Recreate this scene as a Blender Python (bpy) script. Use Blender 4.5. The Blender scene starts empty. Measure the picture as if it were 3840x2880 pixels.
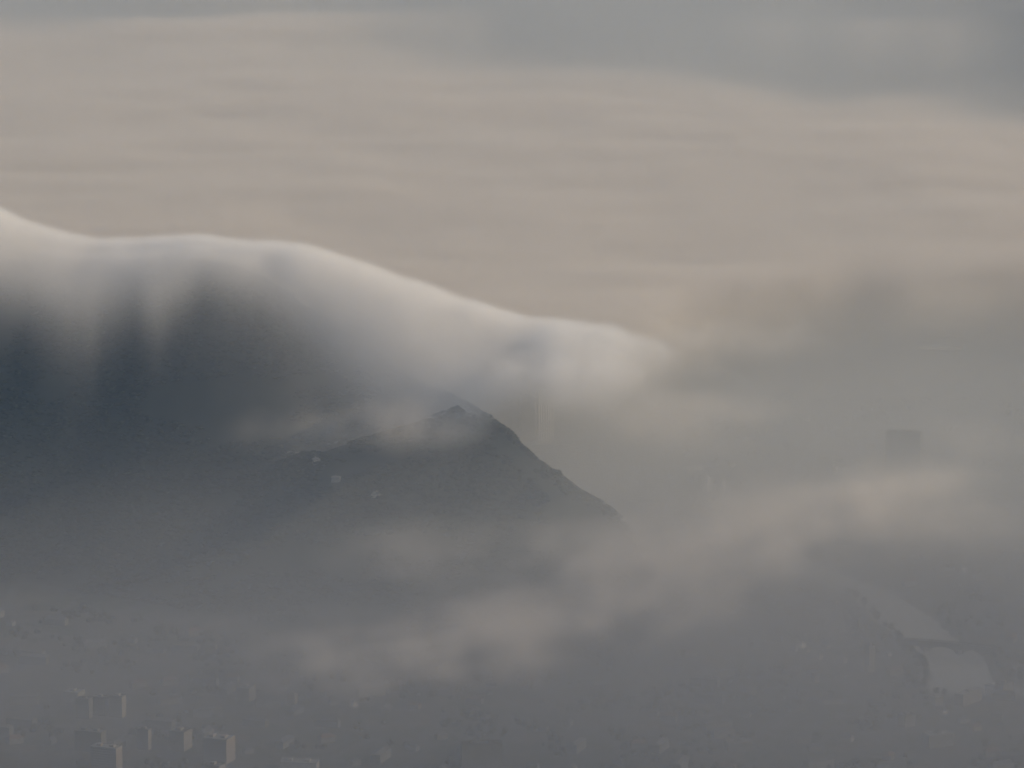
import bpy, math, random
import numpy as np
from mathutils import Vector
R = math.radians
sc = bpy.context.scene
C = sc.collection
PI = math.pi

# ------------------------------------------------------------------ camera
CAM_H, TILT, FOC = 1700.0, R(11.0), 1920 / math.tan(R(6.0))
cd = bpy.data.cameras.new('camera')
cam = bpy.data.objects.new('camera', cd)
C.objects.link(cam)
sc.camera = cam
cam.location = (0, 0, CAM_H)
cam.rotation_euler = (R(90) - TILT, 0, 0)
cd.sensor_fit = 'HORIZONTAL'
cd.angle = R(12.0)
cd.clip_start = 10
cd.clip_end = 120000

# ------------------------------------------------------------------ sky and sun
SUN_EL, SUN_AZ = R(26), R(107)          # azimuth clockwise from +Y: low sun from the right
w = bpy.data.worlds.new('World')
sc.world = w
w.use_nodes = True
nt = w.node_tree
sky = nt.nodes.new('ShaderNodeTexSky')
sky.sky_type = 'NISHITA'
sky.sun_disc = False
sky.sun_elevation = SUN_EL
sky.sun_rotation = SUN_AZ
nt.links.new(sky.outputs[0], nt.nodes['Background'].inputs[0])
nt.nodes['Background'].inputs[1].default_value = 0.092
sl = bpy.data.lights.new('sun', 'SUN')
sl.energy = 3.5
sl.angle = R(.5)
sl.color = (1, .755, .45)
so = bpy.data.objects.new('sun', sl)
C.objects.link(so)
sd = Vector((math.sin(SUN_AZ) * math.cos(SUN_EL), math.cos(SUN_AZ) * math.cos(SUN_EL), math.sin(SUN_EL)))
so.rotation_euler = sd.to_track_quat('Z', 'Y').to_euler()
sc.view_settings.view_transform = 'Standard'
sc.view_settings.look = 'None'
sc.view_settings.exposure = 0.0
sc.view_settings.gamma = 1.0
sc.cycles.volume_bounces = 4
sc.cycles.max_bounces = 6
sc.cycles.use_denoising = True
sc.cycles.use_adaptive_sampling = True
sc.cycles.adaptive_threshold = 0.03
sc.cycles.adaptive_min_samples = 16

# ------------------------------------------------------------------ helpers
def at(px, py, z=0.0):
    """world point at height z seen at pixel px, py of the 3840 x 2880 photograph"""
    xc, yc = (px - 1920) / FOC, -(py - 1440) / FOC
    d = Vector((xc, math.cos(TILT) + yc * math.sin(TILT), -math.sin(TILT) + yc * math.cos(TILT)))
    t = (z - CAM_H) / d.z
    return Vector((0, 0, CAM_H)) + d * t

def zat(px, py, Y):
    """x and height of the point at distance Y seen at that pixel"""
    xc, yc = (px - 1920) / FOC, -(py - 1440) / FOC
    d = Vector((xc, math.cos(TILT) + yc * math.sin(TILT), -math.sin(TILT) + yc * math.cos(TILT)))
    t = Y / d.y
    return d.x * t, CAM_H + d.z * t

def proj(x, y, z):
    c, s = math.cos(TILT), math.sin(TILT)
    zz = z - CAM_H
    dep = y * c - zz * s
    up = y * s + zz * c
    return 1920 + FOC * x / dep, 1440 - FOC * up / dep

rng = np.random.default_rng(7)
def sm(t):
    t = np.clip(t, 0, 1)
    return t * t * (3 - 2 * t)

def vnoise(p, seed):
    """value noise of an (n,3) array, in 0..1"""
    r = np.random.default_rng(seed).random((32, 32, 32)).astype(np.float32)
    i = np.floor(p).astype(np.int32)
    f = (p - i).astype(np.float32)
    f = f * f * (3 - 2 * f)
    i &= 31
    j = (i + 1) & 31
    x0, y0, z0, x1, y1, z1 = i[:, 0], i[:, 1], i[:, 2], j[:, 0], j[:, 1], j[:, 2]
    fx, fy, fz = f[:, 0], f[:, 1], f[:, 2]
    a = r[x0, y0, z0] * (1 - fx) + r[x1, y0, z0] * fx
    b = r[x0, y1, z0] * (1 - fx) + r[x1, y1, z0] * fx
    c = r[x0, y0, z1] * (1 - fx) + r[x1, y0, z1] * fx
    d = r[x0, y1, z1] * (1 - fx) + r[x1, y1, z1] * fx
    a = a * (1 - fy) + b * fy
    c = c * (1 - fy) + d * fy
    return a * (1 - fz) + c * fz

def fbm(X, Y, Z, scale, oct=4, seed=1, gain=.5):
    """fractal noise, about -1..1; scale = (sx, sy, sz) metres"""
    sh = np.broadcast(X, Y, Z).shape
    P = np.stack([np.broadcast_to(A, sh).ravel() for A in (X, Y, Z)], 1).astype(np.float64)
    out = np.zeros(len(P), np.float32)
    amp, tot = 1.0, 0.0
    for k in range(oct):
        out += amp * (vnoise(P / np.array(scale) * 2 ** k + 17.3 * k, seed * 31 + k) * 2 - 1)
        tot += amp
        amp *= gain
    return (out / tot * 1.6).reshape(sh)

def pbsdf(name, col, rough=.85, noise=0.0, nscale=.05, metal=0.0, spec=None):
    m = bpy.data.materials.new(name)
    m.use_nodes = True
    t = m.node_tree
    p = t.nodes['Principled BSDF']
    p.inputs['Base Color'].default_value = (*col, 1)
    p.inputs['Roughness'].default_value = rough
    p.inputs['Metallic'].default_value = metal
    if spec is not None:
        p.inputs['Specular IOR Level'].default_value = spec
    if noise:
        tc = t.nodes.new('ShaderNodeTexCoord')
        n = t.nodes.new('ShaderNodeTexNoise')
        n.inputs['Scale'].default_value = nscale
        n.inputs['Detail'].default_value = 6
        r = t.nodes.new('ShaderNodeValToRGB')
        r.color_ramp.elements[0].position = .3
        r.color_ramp.elements[1].position = .7
        r.color_ramp.elements[0].color = (*[c * (1 - noise) for c in col], 1)
        r.color_ramp.elements[1].color = (*[min(1, c * (1 + noise)) for c in col], 1)
        t.links.new(tc.outputs['Object'], n.inputs['Vector'])
        t.links.new(n.outputs[0], r.inputs[0])
        t.links.new(r.outputs[0], p.inputs['Base Color'])
    return m

def new_obj(name, verts, faces, mat, parent=None, loc=None, smooth=False):
    me = bpy.data.meshes.new(name)
    me.from_pydata([tuple(v) for v in verts], [], [tuple(f) for f in faces])
    me.update()
    if smooth:
        me.polygons.foreach_set('use_smooth', [True] * len(me.polygons))
    o = bpy.data.objects.new(name, me)
    C.objects.link(o)
    me.materials.append(mat)
    if parent is not None:
        o.parent = parent
    if loc is not None:
        o.location = loc
    return o

def tag(o, label=None, cat=None, group=None, kind=None):
    if label: o['label'] = label
    if cat: o['category'] = cat
    if group: o['group'] = group
    if kind: o['kind'] = kind
    return o

def empty(name, loc, rz=0, **k):
    o = bpy.data.objects.new(name, None)
    C.objects.link(o)
    o.location = loc
    o.rotation_euler = (0, 0, rz)
    o.empty_display_size = 5
    return tag(o, **k)

class MB:
    def __init__(s): s.v, s.f = [], []
    def add(s, vs, fs):
        b = len(s.v)
        s.v += [tuple(v) for v in vs]
        s.f += [tuple(i + b for i in f) for f in fs]
        return s
    def box(s, x0, x1, y0, y1, z0, z1, rot=0.0, piv=(0, 0)):
        vs = [(x, y, z) for z in (z0, z1) for x, y in ((x0, y0), (x1, y0), (x1, y1), (x0, y1))]
        if rot:
            c, n = math.cos(rot), math.sin(rot)
            vs = [((x - piv[0]) * c - (y - piv[1]) * n + piv[0], (x - piv[0]) * n + (y - piv[1]) * c + piv[1], z) for x, y, z in vs]
        return s.add(vs, [(0, 3, 2, 1), (4, 5, 6, 7), (0, 1, 5, 4), (1, 2, 6, 5), (2, 3, 7, 6), (3, 0, 4, 7)])
    def prism(s, poly, z0, z1):
        n = len(poly)
        vs = [(x, y, z0) for x, y in poly] + [(x, y, z1) for x, y in poly]
        fs = [tuple(range(n))[::-1], tuple(range(n, 2 * n))] + [(i, (i + 1) % n, n + (i + 1) % n, n + i) for i in range(n)]
        return s.add(vs, fs)
    def gable(s, x0, x1, y0, y1, z0, z1, hip=0.0):
        ym = (y0 + y1) / 2
        h = hip * (y1 - y0) / 2
        vs = [(x0, y0, z0), (x1, y0, z0), (x1, y1, z0), (x0, y1, z0), (x0 + h, ym, z1), (x1 - h, ym, z1)]
        return s.add(vs, [(0, 1, 5, 4), (2, 3, 4, 5), (0, 4, 3), (1, 2, 5), (0, 3, 2, 1)])
    def cone(s, x, y, z0, z1, r0, r1, n=8):
        vs = [(x + r * math.cos(2 * PI * k / n), y + r * math.sin(2 * PI * k / n), z) for r, z in ((r0, z0), (r1, z1)) for k in range(n)]
        return s.add(vs, [tuple(range(n))[::-1], tuple(range(n, 2 * n))] + [(k, (k + 1) % n, n + (k + 1) % n, n + k) for k in range(n)])
    def limb(s, a, b, ra, rb, n=6):
        a, b = Vector(a), Vector(b)
        q = (b - a).to_track_quat('Z', 'Y')
        vs = []
        for p, r in ((a, ra), (b, rb)):
            for k in range(n):
                vs.append(tuple(p + q @ Vector((r * math.cos(2 * PI * k / n), r * math.sin(2 * PI * k / n), 0))))
        return s.add(vs, [tuple(range(n))[::-1], tuple(range(n, 2 * n))] + [(k, (k + 1) % n, n + (k + 1) % n, n + k) for k in range(n)])
    def build(s, name, mat, parent=None, smooth=False):
        return new_obj(name, s.v, s.f, mat, parent, smooth=smooth)

# ------------------------------------------------------------------ terrain: town plain, river channel, mountain and wooded spur
V = 3840 / 2212                              # picture notes were taken on a 2212 px wide copy
def poly_world(pts, z=0.0):
    return np.array([tuple(at(px, py, z))[:2] for px, py in pts])
RIV_L = [(2250, 1960), (2900, 2120), (3190, 2225), (3290, 2320), (3385, 2392), (3450, 2440), (3486, 2480), (3493, 2530), (3488, 2592), (3600, 2603), (3900, 2606), (4300, 2620)]
RIV_R = [(2300, 1930), (3000, 2080), (3350, 2220), (3497, 2310), (3579, 2382), (3680, 2450), (3705, 2490), (3727, 2545), (3775, 2566), (3900, 2570), (4300, 2575)]
riv = np.concatenate([poly_world(RIV_L), poly_world(RIV_R)[::-1]])

def inside(poly, x, y):
    r = np.zeros(x.shape, bool)
    n = len(poly)
    for i in range(n):
        x0, y0 = poly[i]
        x1, y1 = poly[(i + 1) % n]
        c = (y0 > y) != (y1 > y)
        with np.errstate(divide='ignore', invalid='ignore'):
            xi = (x1 - x0) * (y - y0) / (y1 - y0) + x0
        r ^= c & (x < xi)
    return r

# crest of the mountain: (view x, view y, distance)
CREST = [(-900, 380, 8100), (-300, 500, 8000), (0, 556, 7900), (200, 585, 7850), (430, 566, 7800), (560, 592, 7750), (700, 665, 7700),
         (850, 765, 7620), (1000, 860, 7560), (1100, 935, 7500), (1170, 1020, 7450), (1210, 1110, 7400), (1240, 1185, 7380)]
cx, cy, cz = [], [], []
for vx, vy, Y in CREST:
    x, z = zat(vx * V, vy * V, Y)
    cx.append(x); cy.append(Y); cz.append(max(z, 0))
cx.append(cx[-1] + 200); cy.append(7350); cz.append(0)
# nearer wooded spur
SPUR = [(560, 1000, 7250), (700, 960, 7270), (830, 915, 7300), (985, 866, 7320), (1040, 892, 7320), (1100, 926, 7310), (1160, 975, 7300), (1200, 1000, 7290),
        (1245, 1040, 7280), (1280, 1058, 7275), (1320, 1086, 7270), (1350, 1120, 7265), (1372, 1155, 7255), (1390, 1195, 7240)]
px_, py_, pz_ = [-1000, -700], [7200, 7220], [0, 40]
for vx, vy, Y in SPUR:
    x, z = zat(vx * V, vy * V, Y)
    px_.append(x); py_.append(Y); pz_.append(max(z - 7, 0))
px_.append(px_[-1] + 80); py_.append(7230); pz_.append(0)

def height(x, y, spur=True):
    x = np.asarray(x, float); y = np.asarray(y, float)
    Zc, Yc = np.interp(x, cx, cz), np.interp(x, cx, cy)
    foot = 40 + Zc * 2.1
    near = sm(1 - (Yc - y) / foot) * .45 + np.clip(1 - (Yc - y) / foot, 0, 1) * .55
    far = sm(1 - (y - Yc) / (Zc * 2.2 + 60))
    h = Zc * np.where(y < Yc, near, far)
    if not spur:
        return h
    Ys = np.interp(x, px_, py_)
    Zs = np.interp(x, px_, pz_)
    Zw = sum(np.interp(x + d, px_, pz_) for d in (-110, -75, -40, 0, 40, 75, 110)) / 7
    q = np.clip((Ys - y) / 90, 0, 1)
    Zs = Zs * (1 - q) + Zw * q
    fs = 70 + Zw * 2.2
    hs = Zs * np.where(y < Ys, .5 * np.clip(1 - (Ys - y) / fs, 0, 1) + .5 * sm(1 - (Ys - y) / fs), sm(1 - (y - Ys) / (Zs * 1.6 + 50)))
    hs = np.where(y < Ys, hs * np.clip(Zs / np.maximum(Zs, 1e-3), 0, 1), hs)
    e = np.exp(np.clip((h - hs) / 14, -40, 40))
    return np.where(hs + h > 1, (h * e + hs) / (e + 1), np.maximum(h, hs))

def rough_height(x, y):
    h = height(x, y)
    n = fbm(x, y, 0 * x, (150, 220, 100), 5, 3)
    return np.maximum(h + (n - .75) * 15 * sm(h / 120) * np.where(h > 0, 1, 0), 0)

def ground_z(x, y):
    return float(rough_height(np.array([x]), np.array([y]))[0])

xs = np.concatenate([[-40000, -20000, -9000, -5000, -3200], np.arange(-2200, -900, 30), np.arange(-900, 1100, 9.0), np.arange(1100, 2200, 30), [3200, 5000, 9000, 20000, 40000]])
ys = np.concatenate([[-20000, -5000, 0, 3000, 5000], np.arange(5800, 6400, 30), np.arange(6400, 8100, 9.0), np.arange(8100, 9200, 30), [9600, 10500, 12000, 15000, 20000, 30000, 60000, 100000]])
GX, GY = np.meshgrid(xs, ys, indexing='ij')
GZ = rough_height(GX, GY)
ins = inside(riv, GX, GY).astype(float)
k = ins.copy()
k[1:-1, 1:-1] = (ins[1:-1, 1:-1] * 2 + ins[:-2, 1:-1] + ins[2:, 1:-1] + ins[1:-1, :-2] + ins[1:-1, 2:]) / 6
GZ = GZ * (1 - k) - 9.0 * k
nx, ny = GX.shape
vid = np.arange(nx * ny).reshape(nx, ny)
quads = np.stack([vid[:-1, :-1], vid[1:, :-1], vid[1:, 1:], vid[:-1, 1:]], -1).reshape(-1, 4)
gm = bpy.data.meshes.new('ground')
gm.vertices.add(nx * ny)
gm.vertices.foreach_set('co', np.stack([GX, GY, GZ], -1).astype(np.float32).ravel())
gm.loops.add(quads.size)
gm.loops.foreach_set('vertex_index', quads.ravel().astype(np.int32))
gm.polygons.add(len(quads))
gm.polygons.foreach_set('loop_start', np.arange(0, quads.size, 4, dtype=np.int32))
gm.polygons.foreach_set('use_smooth', np.ones(len(quads), bool))
gm.update(calc_edges=True)
ground = bpy.data.objects.new('ground', gm)
C.objects.link(ground)
tag(ground, kind='structure')

m = bpy.data.materials.new('town_and_hillside'); m.use_nodes = True
t = m.node_tree; N = t.nodes.new; L = t.links.new
p = t.nodes['Principled BSDF']; p.inputs['Roughness'].default_value = .95; p.inputs['Specular IOR Level'].default_value = 0.05
tc = N('ShaderNodeTexCoord'); sep = N('ShaderNodeSeparateXYZ'); L(tc.outputs['Object'], sep.inputs[0])
vor = N('ShaderNodeTexVoronoi'); vor.inputs['Scale'].default_value = .022; vor.inputs['Randomness'].default_value = .7
mp = N('ShaderNodeMapping'); mp.inputs['Rotation'].default_value = (0, 0, R(-20)); L(tc.outputs['Object'], mp.inputs[0]); L(mp.outputs[0], vor.inputs['Vector'])
cr = N('ShaderNodeValToRGB'); L(vor.outputs['Color'], cr.inputs[0])
e = cr.color_ramp.elements
e[0].color = (.035, .045, .03, 1); e[1].color = (.13, .11, .09, 1)
for pos, col in ((.35, (.06, .062, .055)), (.5, (.04, .05, .035)), (.65, (.10, .085, .07)), (.8, (.07, .07, .07))):
    q = e.new(pos); q.color = (*col, 1)
ed = N('ShaderNodeTexVoronoi'); ed.feature = 'DISTANCE_TO_EDGE'; ed.inputs['Scale'].default_value = .009; L(mp.outputs[0], ed.inputs['Vector'])
st = N('ShaderNodeMath'); st.operation = 'LESS_THAN'; st.inputs[1].default_value = .045; L(ed.outputs[0], st.inputs[0])
mx = N('ShaderNodeMix'); mx.data_type = 'RGBA'; L(st.outputs[0], mx.inputs['Factor']); L(cr.outputs[0], mx.inputs['A']); mx.inputs['B'].default_value = (.085, .085, .085, 1)
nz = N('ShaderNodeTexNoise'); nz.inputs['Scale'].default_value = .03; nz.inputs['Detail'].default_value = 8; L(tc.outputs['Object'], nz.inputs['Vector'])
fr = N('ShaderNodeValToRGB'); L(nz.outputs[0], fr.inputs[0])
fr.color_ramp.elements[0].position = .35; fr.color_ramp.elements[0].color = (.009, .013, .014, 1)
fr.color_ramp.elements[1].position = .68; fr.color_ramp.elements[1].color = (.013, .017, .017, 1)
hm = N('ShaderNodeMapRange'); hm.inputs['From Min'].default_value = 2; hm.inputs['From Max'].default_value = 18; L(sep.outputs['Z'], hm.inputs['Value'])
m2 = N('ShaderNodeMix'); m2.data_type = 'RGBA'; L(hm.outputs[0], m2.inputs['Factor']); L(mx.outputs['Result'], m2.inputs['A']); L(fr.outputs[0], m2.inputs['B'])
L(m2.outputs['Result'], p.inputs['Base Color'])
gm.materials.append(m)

# river
ctr_l, ctr_r = poly_world(RIV_L, -4), poly_world(RIV_R, -4)
def resample(P, n):
    d = np.concatenate([[0], np.cumsum(np.linalg.norm(np.diff(P, axis=0), axis=1))])
    tt = np.linspace(0, d[-1], n)
    return np.stack([np.interp(tt, d, P[:, i]) for i in range(2)], 1)
rl, rr = resample(ctr_l, 60), resample(ctr_r, 60)
dv = (rl - rr) / np.linalg.norm(rl - rr, axis=1)[:, None]
rl2, rr2 = rl + dv * 7, rr - dv * 7
vs = [(*a, -4.0) for a in rl2] + [(*b, -4.0) for b in rr2]
water = pbsdf('river_water', (.30, .305, .275), .03)
bw = water.node_tree
wn = bw.nodes.new('ShaderNodeTexNoise'); wn.inputs['Scale'].default_value = .25; wn.inputs['Detail'].default_value = 4
wc = bw.nodes.new('ShaderNodeTexCoord'); bw.links.new(wc.outputs['Object'], wn.inputs['Vector'])
bp = bw.nodes.new('ShaderNodeBump'); bp.inputs['Strength'].default_value = .06; bp.inputs['Distance'].default_value = .25
bw.links.new(wn.outputs[0], bp.inputs['Height']); bw.links.new(bp.outputs[0], bw.nodes['Principled BSDF'].inputs['Normal'])
bw.nodes['Principled BSDF'].inputs['IOR'].default_value = 1.75
bw.nodes['Principled BSDF'].inputs['Specular IOR Level'].default_value = .9
ro = new_obj('river', vs, [(i, i + 1, 61 + i, 60 + i) for i in range(59)], water)
tag(ro, kind='structure')

# ------------------------------------------------------------------ materials for the town
M = dict(
    white=pbsdf('white_render', (.30, .29, .275), .8, .06, .08),
    bright=pbsdf('sunlit_white', (.78, .75, .70), .8, .05, .08),  # lighter copy of the white render, with the sunlit brightness put into its colour
    cream=pbsdf('cream_render', (.23, .215, .20), .8, .08, .08),
    pink=pbsdf('pinkish_render', (.25, .225, .215), .8, .08, .08),
    grey=pbsdf('grey_concrete', (.14, .14, .138), .85, .12, .06),
    dark=pbsdf('dark_concrete', (.13, .135, .14), .8, .12, .06),
    roofgrey=pbsdf('gravel_roof', (.12, .12, .12), .9, .2, .15),
    rooflight=pbsdf('pale_roof_membrane', (.22, .225, .225), .8, .15, .12),
    tile=pbsdf('clay_roof_tile', (.13, .085, .07), .85, .25, .2),
    slate=pbsdf('slate_roof', (.09, .095, .11), .6, .2, .2),
    glass=pbsdf('window_glass', (.11, .115, .12), .5),
    stone=pbsdf('bridge_stone', (.075, .07, .065), .9, .2, .1),
    bark=pbsdf('bark', (.05, .035, .025), .9, .3, .5),
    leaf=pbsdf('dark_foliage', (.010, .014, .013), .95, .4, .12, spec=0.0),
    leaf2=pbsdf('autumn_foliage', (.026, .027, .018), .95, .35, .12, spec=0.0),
)

def scale_at(py):
    """metres per photograph pixel on the plain at row py"""
    q = at(1920, py, 0)
    return math.hypot(q.y, CAM_H) / FOC

def block(name, label, cat, px, pyb, wpx, hgt, depth, rot=-20, wall='grey', roof='roofgrey', floors=None, group=None, rooftop=1, bands=True, base=None, windows=False):
    """flat-roofed block: centre column px, foot of the near face at row pyb, face width in photo pixels, height and depth in metres"""
    s = scale_at(pyb)
    q = at(px, pyb, 0) if base is None else Vector(base)
    W = wpx * s / max(.5, math.cos(R(rot)))
    e = empty(name, (q.x, q.y + depth / 2, q.z if base is not None else 0), R(rot), label=label, cat=cat, group=group)
    x0, x1, y0, y1 = -W / 2, W / 2, -depth / 2, depth / 2
    MB().box(x0, x1, y0, y1, -6, hgt).build('wall', M[wall], e)
    rf = MB().box(x0 - .3, x1 + .3, y0 - .3, y1 + .3, hgt, hgt + .5)
    for a in ((x0 - .3, x1 + .3, y0 - .3, y0 + .2), (x0 - .3, x1 + .3, y1 - .2, y1 + .3), (x0 - .3, x0 + .2, y0 + .2, y1 - .2), (x1 - .2, x1 + .3, y0 + .2, y1 - .2)):
        rf.box(*a, hgt + .5, hgt + 1.3)
    r_o = rf.build('roof', M[roof], e)
    rr_ = random.Random(int(px * 7 + pyb))
    for k in range(rooftop):
        cxp = x0 + W * (k + .5) / rooftop + rr_.uniform(-1, 1)
        MB().box(cxp - min(3, W * .18), cxp + min(3, W * .18), -depth * .2, depth * .22, hgt + .5, hgt + 3.4).build('lift_housing', M[wall], r_o)
    if bands:
        n = floors or max(2, int(hgt / 3.1))
        n = min(n, 30)
        fh = hgt / n
        for k in range(n):
            z = k * fh + fh * .38
            if windows:
                nw = max(2, int(W / 3.9))
                for i in range(nw):
                    xa = x0 + W * (i + .25) / nw
                    MB().box(xa, xa + W / nw * .5, y0 - .06, y0 + .3, z, z + fh * .5).build('window', M['glass'], e)
                continue
            b = MB().box(x0 + .9, x1 - .9, y0 - .06, y0 + .3, z, z + fh * .42)
            b.build('window_band', M['glass'], e)
    return e

def house(name, label, cat, px, pyb, wpx, eave, ridge, depth, rot=0, wall='cream', roof='tile', group=None, hip=.7, base=None, chimneys=1):
    s = scale_at(pyb)
    q = at(px, pyb, 0) if base is None else Vector(base)
    W = wpx * s / max(.5, math.cos(R(rot)))
    e = empty(name, (q.x, q.y + depth / 2, q.z if base is not None else 0), R(rot), label=label, cat=cat, group=group)
    x0, x1, y0, y1 = -W / 2, W / 2, -depth / 2, depth / 2
    MB().box(x0, x1, y0, y1, -6, eave).build('wall', M[wall], e)
    r_o = MB().gable(x0 - .6, x1 + .6, y0 - .6, y1 + .6, eave + .003, ridge, hip).build('roof', M[roof], e)
    for k in range(chimneys):
        cxp = x0 + W * (k + .6) / (chimneys + .3)
        MB().box(cxp - .5, cxp + .5, depth * .1, depth * .1 + .9, ridge - 2.2, ridge + 1.1).build('chimney', M['pink'], r_o)
    n = max(1, int(eave / 3.2))
    for k in range(n):
        z = (k + .35) * eave / n
        nw = max(2, int(W / 3.6))
        for i in range(nw):
            xa = x0 + W * (i + .3) / nw
            if n * nw <= 60:
                MB().box(xa, xa + 1.2, y0 - .06, y0 + .3, z, z + 1.6).build('window', M['glass'], e)
    return e


DIM_MIST = (.525, .54, .575)  # darkened mist colour, stands in for dimmer light in the low and near air
MIST_S = [.0040, .0050, .0062, .0043, .0031, .0036, .0035]
MIST_H = [90, 100, 105, 110]
CAP_D = .029
BANDS = [
    ([(1560, 1120, 70), (1380, 1180, 70), (1150, 1215, 75), (900, 1215, 75), (600, 1230, 70)], 120, 48, .0027),
    ([(2280, 1130, 95), (2080, 1130, 96), (1900, 1140, 94), (1700, 1180, 90), (1540, 1235, 86)], 90, 28, .0075),
    ([(1760, 880, 130), (1560, 890, 132), (1420, 900, 132), (1290, 930, 125)], 58, 24, .0056),
    ([(1800, 700, 190), (1620, 735, 190), (1450, 735, 190), (1300, 720, 195)], 70, 18, .0034),

    ([(2230, 1040, 110), (2080, 1030, 112), (1950, 1055, 112), (1800, 1080, 105), (1650, 1125, 100), (1480, 1190, 92), (1330, 1270, 85), (1150, 1330, 80), (950, 1380, 75), (750, 1420, 68), (480, 1470, 60)], 84, 26, .0076),
    ([(1560, 1260, 80), (1400, 1310, 76), (1240, 1375, 74), (1080, 1410, 70), (880, 1450, 64), (640, 1490, 56)], 76, 22, .0075),
    ([(1750, 1190, 88), (1600, 1250, 84), (1480, 1320, 80)], 60, 20, .0030),
    ([(1080, 1290, 84), (850, 1330, 78), (560, 1350, 70), (250, 1350, 60)], 60, 16, .0012),
]
BANKS = [
    # right hand puff and its tail
    (1905, 1070, 118, 85, 70, 22, 8, .0062), (2000, 1090, 110, 120, 120, 24, 20, .0024),
    # patch right of the spur, wisps by the towers
    (1420, 905, 130, 70, 110, 22, 0, .0050), (1490, 880, 140, 60, 100, 16, 0, .0030), (1520, 950, 112, 90, 120, 20, 0, .0020),
    (1480, 730, 180, 90, 160, 16, 0, .0030), (1600, 740, 170, 80, 160, 14, 0, .0016),
    (2130, 960, 140, 60, 120, 14, 10, .0022), (2080, 920, 150, 50, 100, 12, 0, .0018),
    # veil over the spur
    (925, 925, 224, 75, 34, 20, -5, .0080), (860, 905, 232, 70, 40, 24, 0, .0085), (750, 915, 228, 90, 45, 24, 0, .0045), (985, 900, 226, 34, 30, 16, -10, .0050), (640, 950, 215, 90, 50, 22, 0, .0020),
]

# ------------------------------------------------------------------ bridge: three stone arches
A_, B_ = at(3406, 2431, -4), at(3700, 2457, -4)
ax = (B_ - A_); ax.z = 0
BL = ax.length; brot = math.atan2(ax.y, ax.x)
br = empty('arched_bridge', (A_.x, A_.y, 0), brot, label='low stone road bridge with three arches crossing the river', cat='bridge')
def bx_(px): return (px - 3406) / (3700 - 3406) * BL
ARCH = [(3417, 3461, 2.2), (3487, 3587, 3.6), (3614, 3681, 2.4)]
def under(x):
    for a, b, top in ARCH:
        xa, xb = bx_(a), bx_(b)
        if xa < x < xb:
            u = (x - (xa + xb) / 2) / ((xb - xa) / 2)
            return -4.6 + (top + 4.6) * math.sqrt(max(0, 1 - u * u)) ** .9
    return -9.0
def decktop(x):
    u = (x / BL - .42) / .75
    return 9.6 - 2.6 * u * u
sx = sorted(set([-14 + k * (BL + 28) / 120 for k in range(121)] + [bx_(a) + e for a, b, _ in ARCH for e in (-.01, .01)] + [bx_(b) + e for a, b, _ in ARCH for e in (-.01, .01)]))
mb = MB()
for x0, x1 in zip(sx[:-1], sx[1:]):
    u0, u1, d0, d1 = under(x0), under(x1), decktop(x0), decktop(x1)
    for yy, fl in ((-6, 0), (6, 1)):
        f = (0, 1, 2, 3) if not fl else (3, 2, 1, 0)
        mb.add([(x0, yy, u0), (x1, yy, u1), (x1, yy, d1), (x0, yy, d0)], [f])
    mb.add([(x0, -6, u0), (x0, 6, u0), (x1, 6, u1), (x1, -6, u1)], [(0, 1, 2, 3)])
mb.build('arches', M['stone'], br)
mb = MB()
for x0, x1 in zip(sx[:-1], sx[1:]):
    d0, d1 = decktop(x0), decktop(x1)
    mb.add([(x0, -6, d0 + .02), (x1, -6, d1 + .02), (x1, 6, d1 + .02), (x0, 6, d0 + .02)], [(0, 1, 2, 3)])
dk = mb.build('deck', pbsdf('road_surface', (.06, .06, .06), .9, .2, .3), br)
for yy in (-6.25, 5.85):
    mb = MB()
    for x0, x1 in zip(sx[:-1], sx[1:]):
        d0, d1 = decktop(x0), decktop(x1)
        vs = [(x0, yy, d0 - .5), (x1, yy, d1 - .5), (x1, yy + .4, d1 - .5), (x0, yy + .4, d0 - .5), (x0, yy, d0 + 1.1), (x1, yy, d1 + 1.1), (x1, yy + .4, d1 + 1.1), (x0, yy + .4, d0 + 1.1)]
        mb.add(vs, [(0, 3, 2, 1), (4, 5, 6, 7), (0, 1, 5, 4), (2, 3, 7, 6)])
    mb.build('parapet', M['stone'], br)
for a, b in ((3461, 3487), (3587, 3614)):
    xm, wd = bx_((a + b) / 2), (bx_(b) - bx_(a)) / 2 * .9
    MB().prism([(xm - wd, -6.02), (xm, -6.02 - wd * 1.1), (xm + wd, -6.02)], -9, 1.5).build('cutwater', M['stone'], br)

# ------------------------------------------------------------------ towers
def ribbed_tower(px, pyb, wpx, hgt, rot, wall, label, ribs=7, depth=22):
    s = scale_at(pyb); q = at(px, pyb, 0); W = wpx * s
    e = empty('tower_block', (q.x, q.y + depth / 2, 0), R(rot), label=label, cat='tower block', group='tall towers beyond the spur')
    x0, x1, y0, y1 = -W / 2, W / 2, -depth / 2, depth / 2
    MB().box(x0, x1, y0, y1, -6, hgt).build('wall', M['grey'], e)
    for k in range(ribs):
        xm = x0 + W * k / (ribs - 1)
        MB().box(xm - .9, xm + .9, y0 - 1.8, y0 - .003, -6, hgt + 1.5).build('rib', M[wall], e)
        MB().box(xm - .9, xm + .9, y1 + .003, y1 + 1.8, -6, hgt + 1.5).build('rib', M[wall], e)
    r_o = MB().box(x0 - .4, x1 + .4, y0 - .4, y1 + .4, hgt, hgt + .8).build('roof', M['roofgrey'], e)
    MB().box(-W * .2, W * .2, -depth * .2, depth * .2, hgt + .8, hgt + 5).build('lift_housing', M['grey'], r_o)
    for k in range(28):
        z = 2 + k * (hgt - 3) / 28
        b = MB().box(x0 + .3, x1 - .3, y0 - .08, y0 + .3, z, z + 1.6)
        b.build('window_band', M['glass'], e)
    return e
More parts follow.
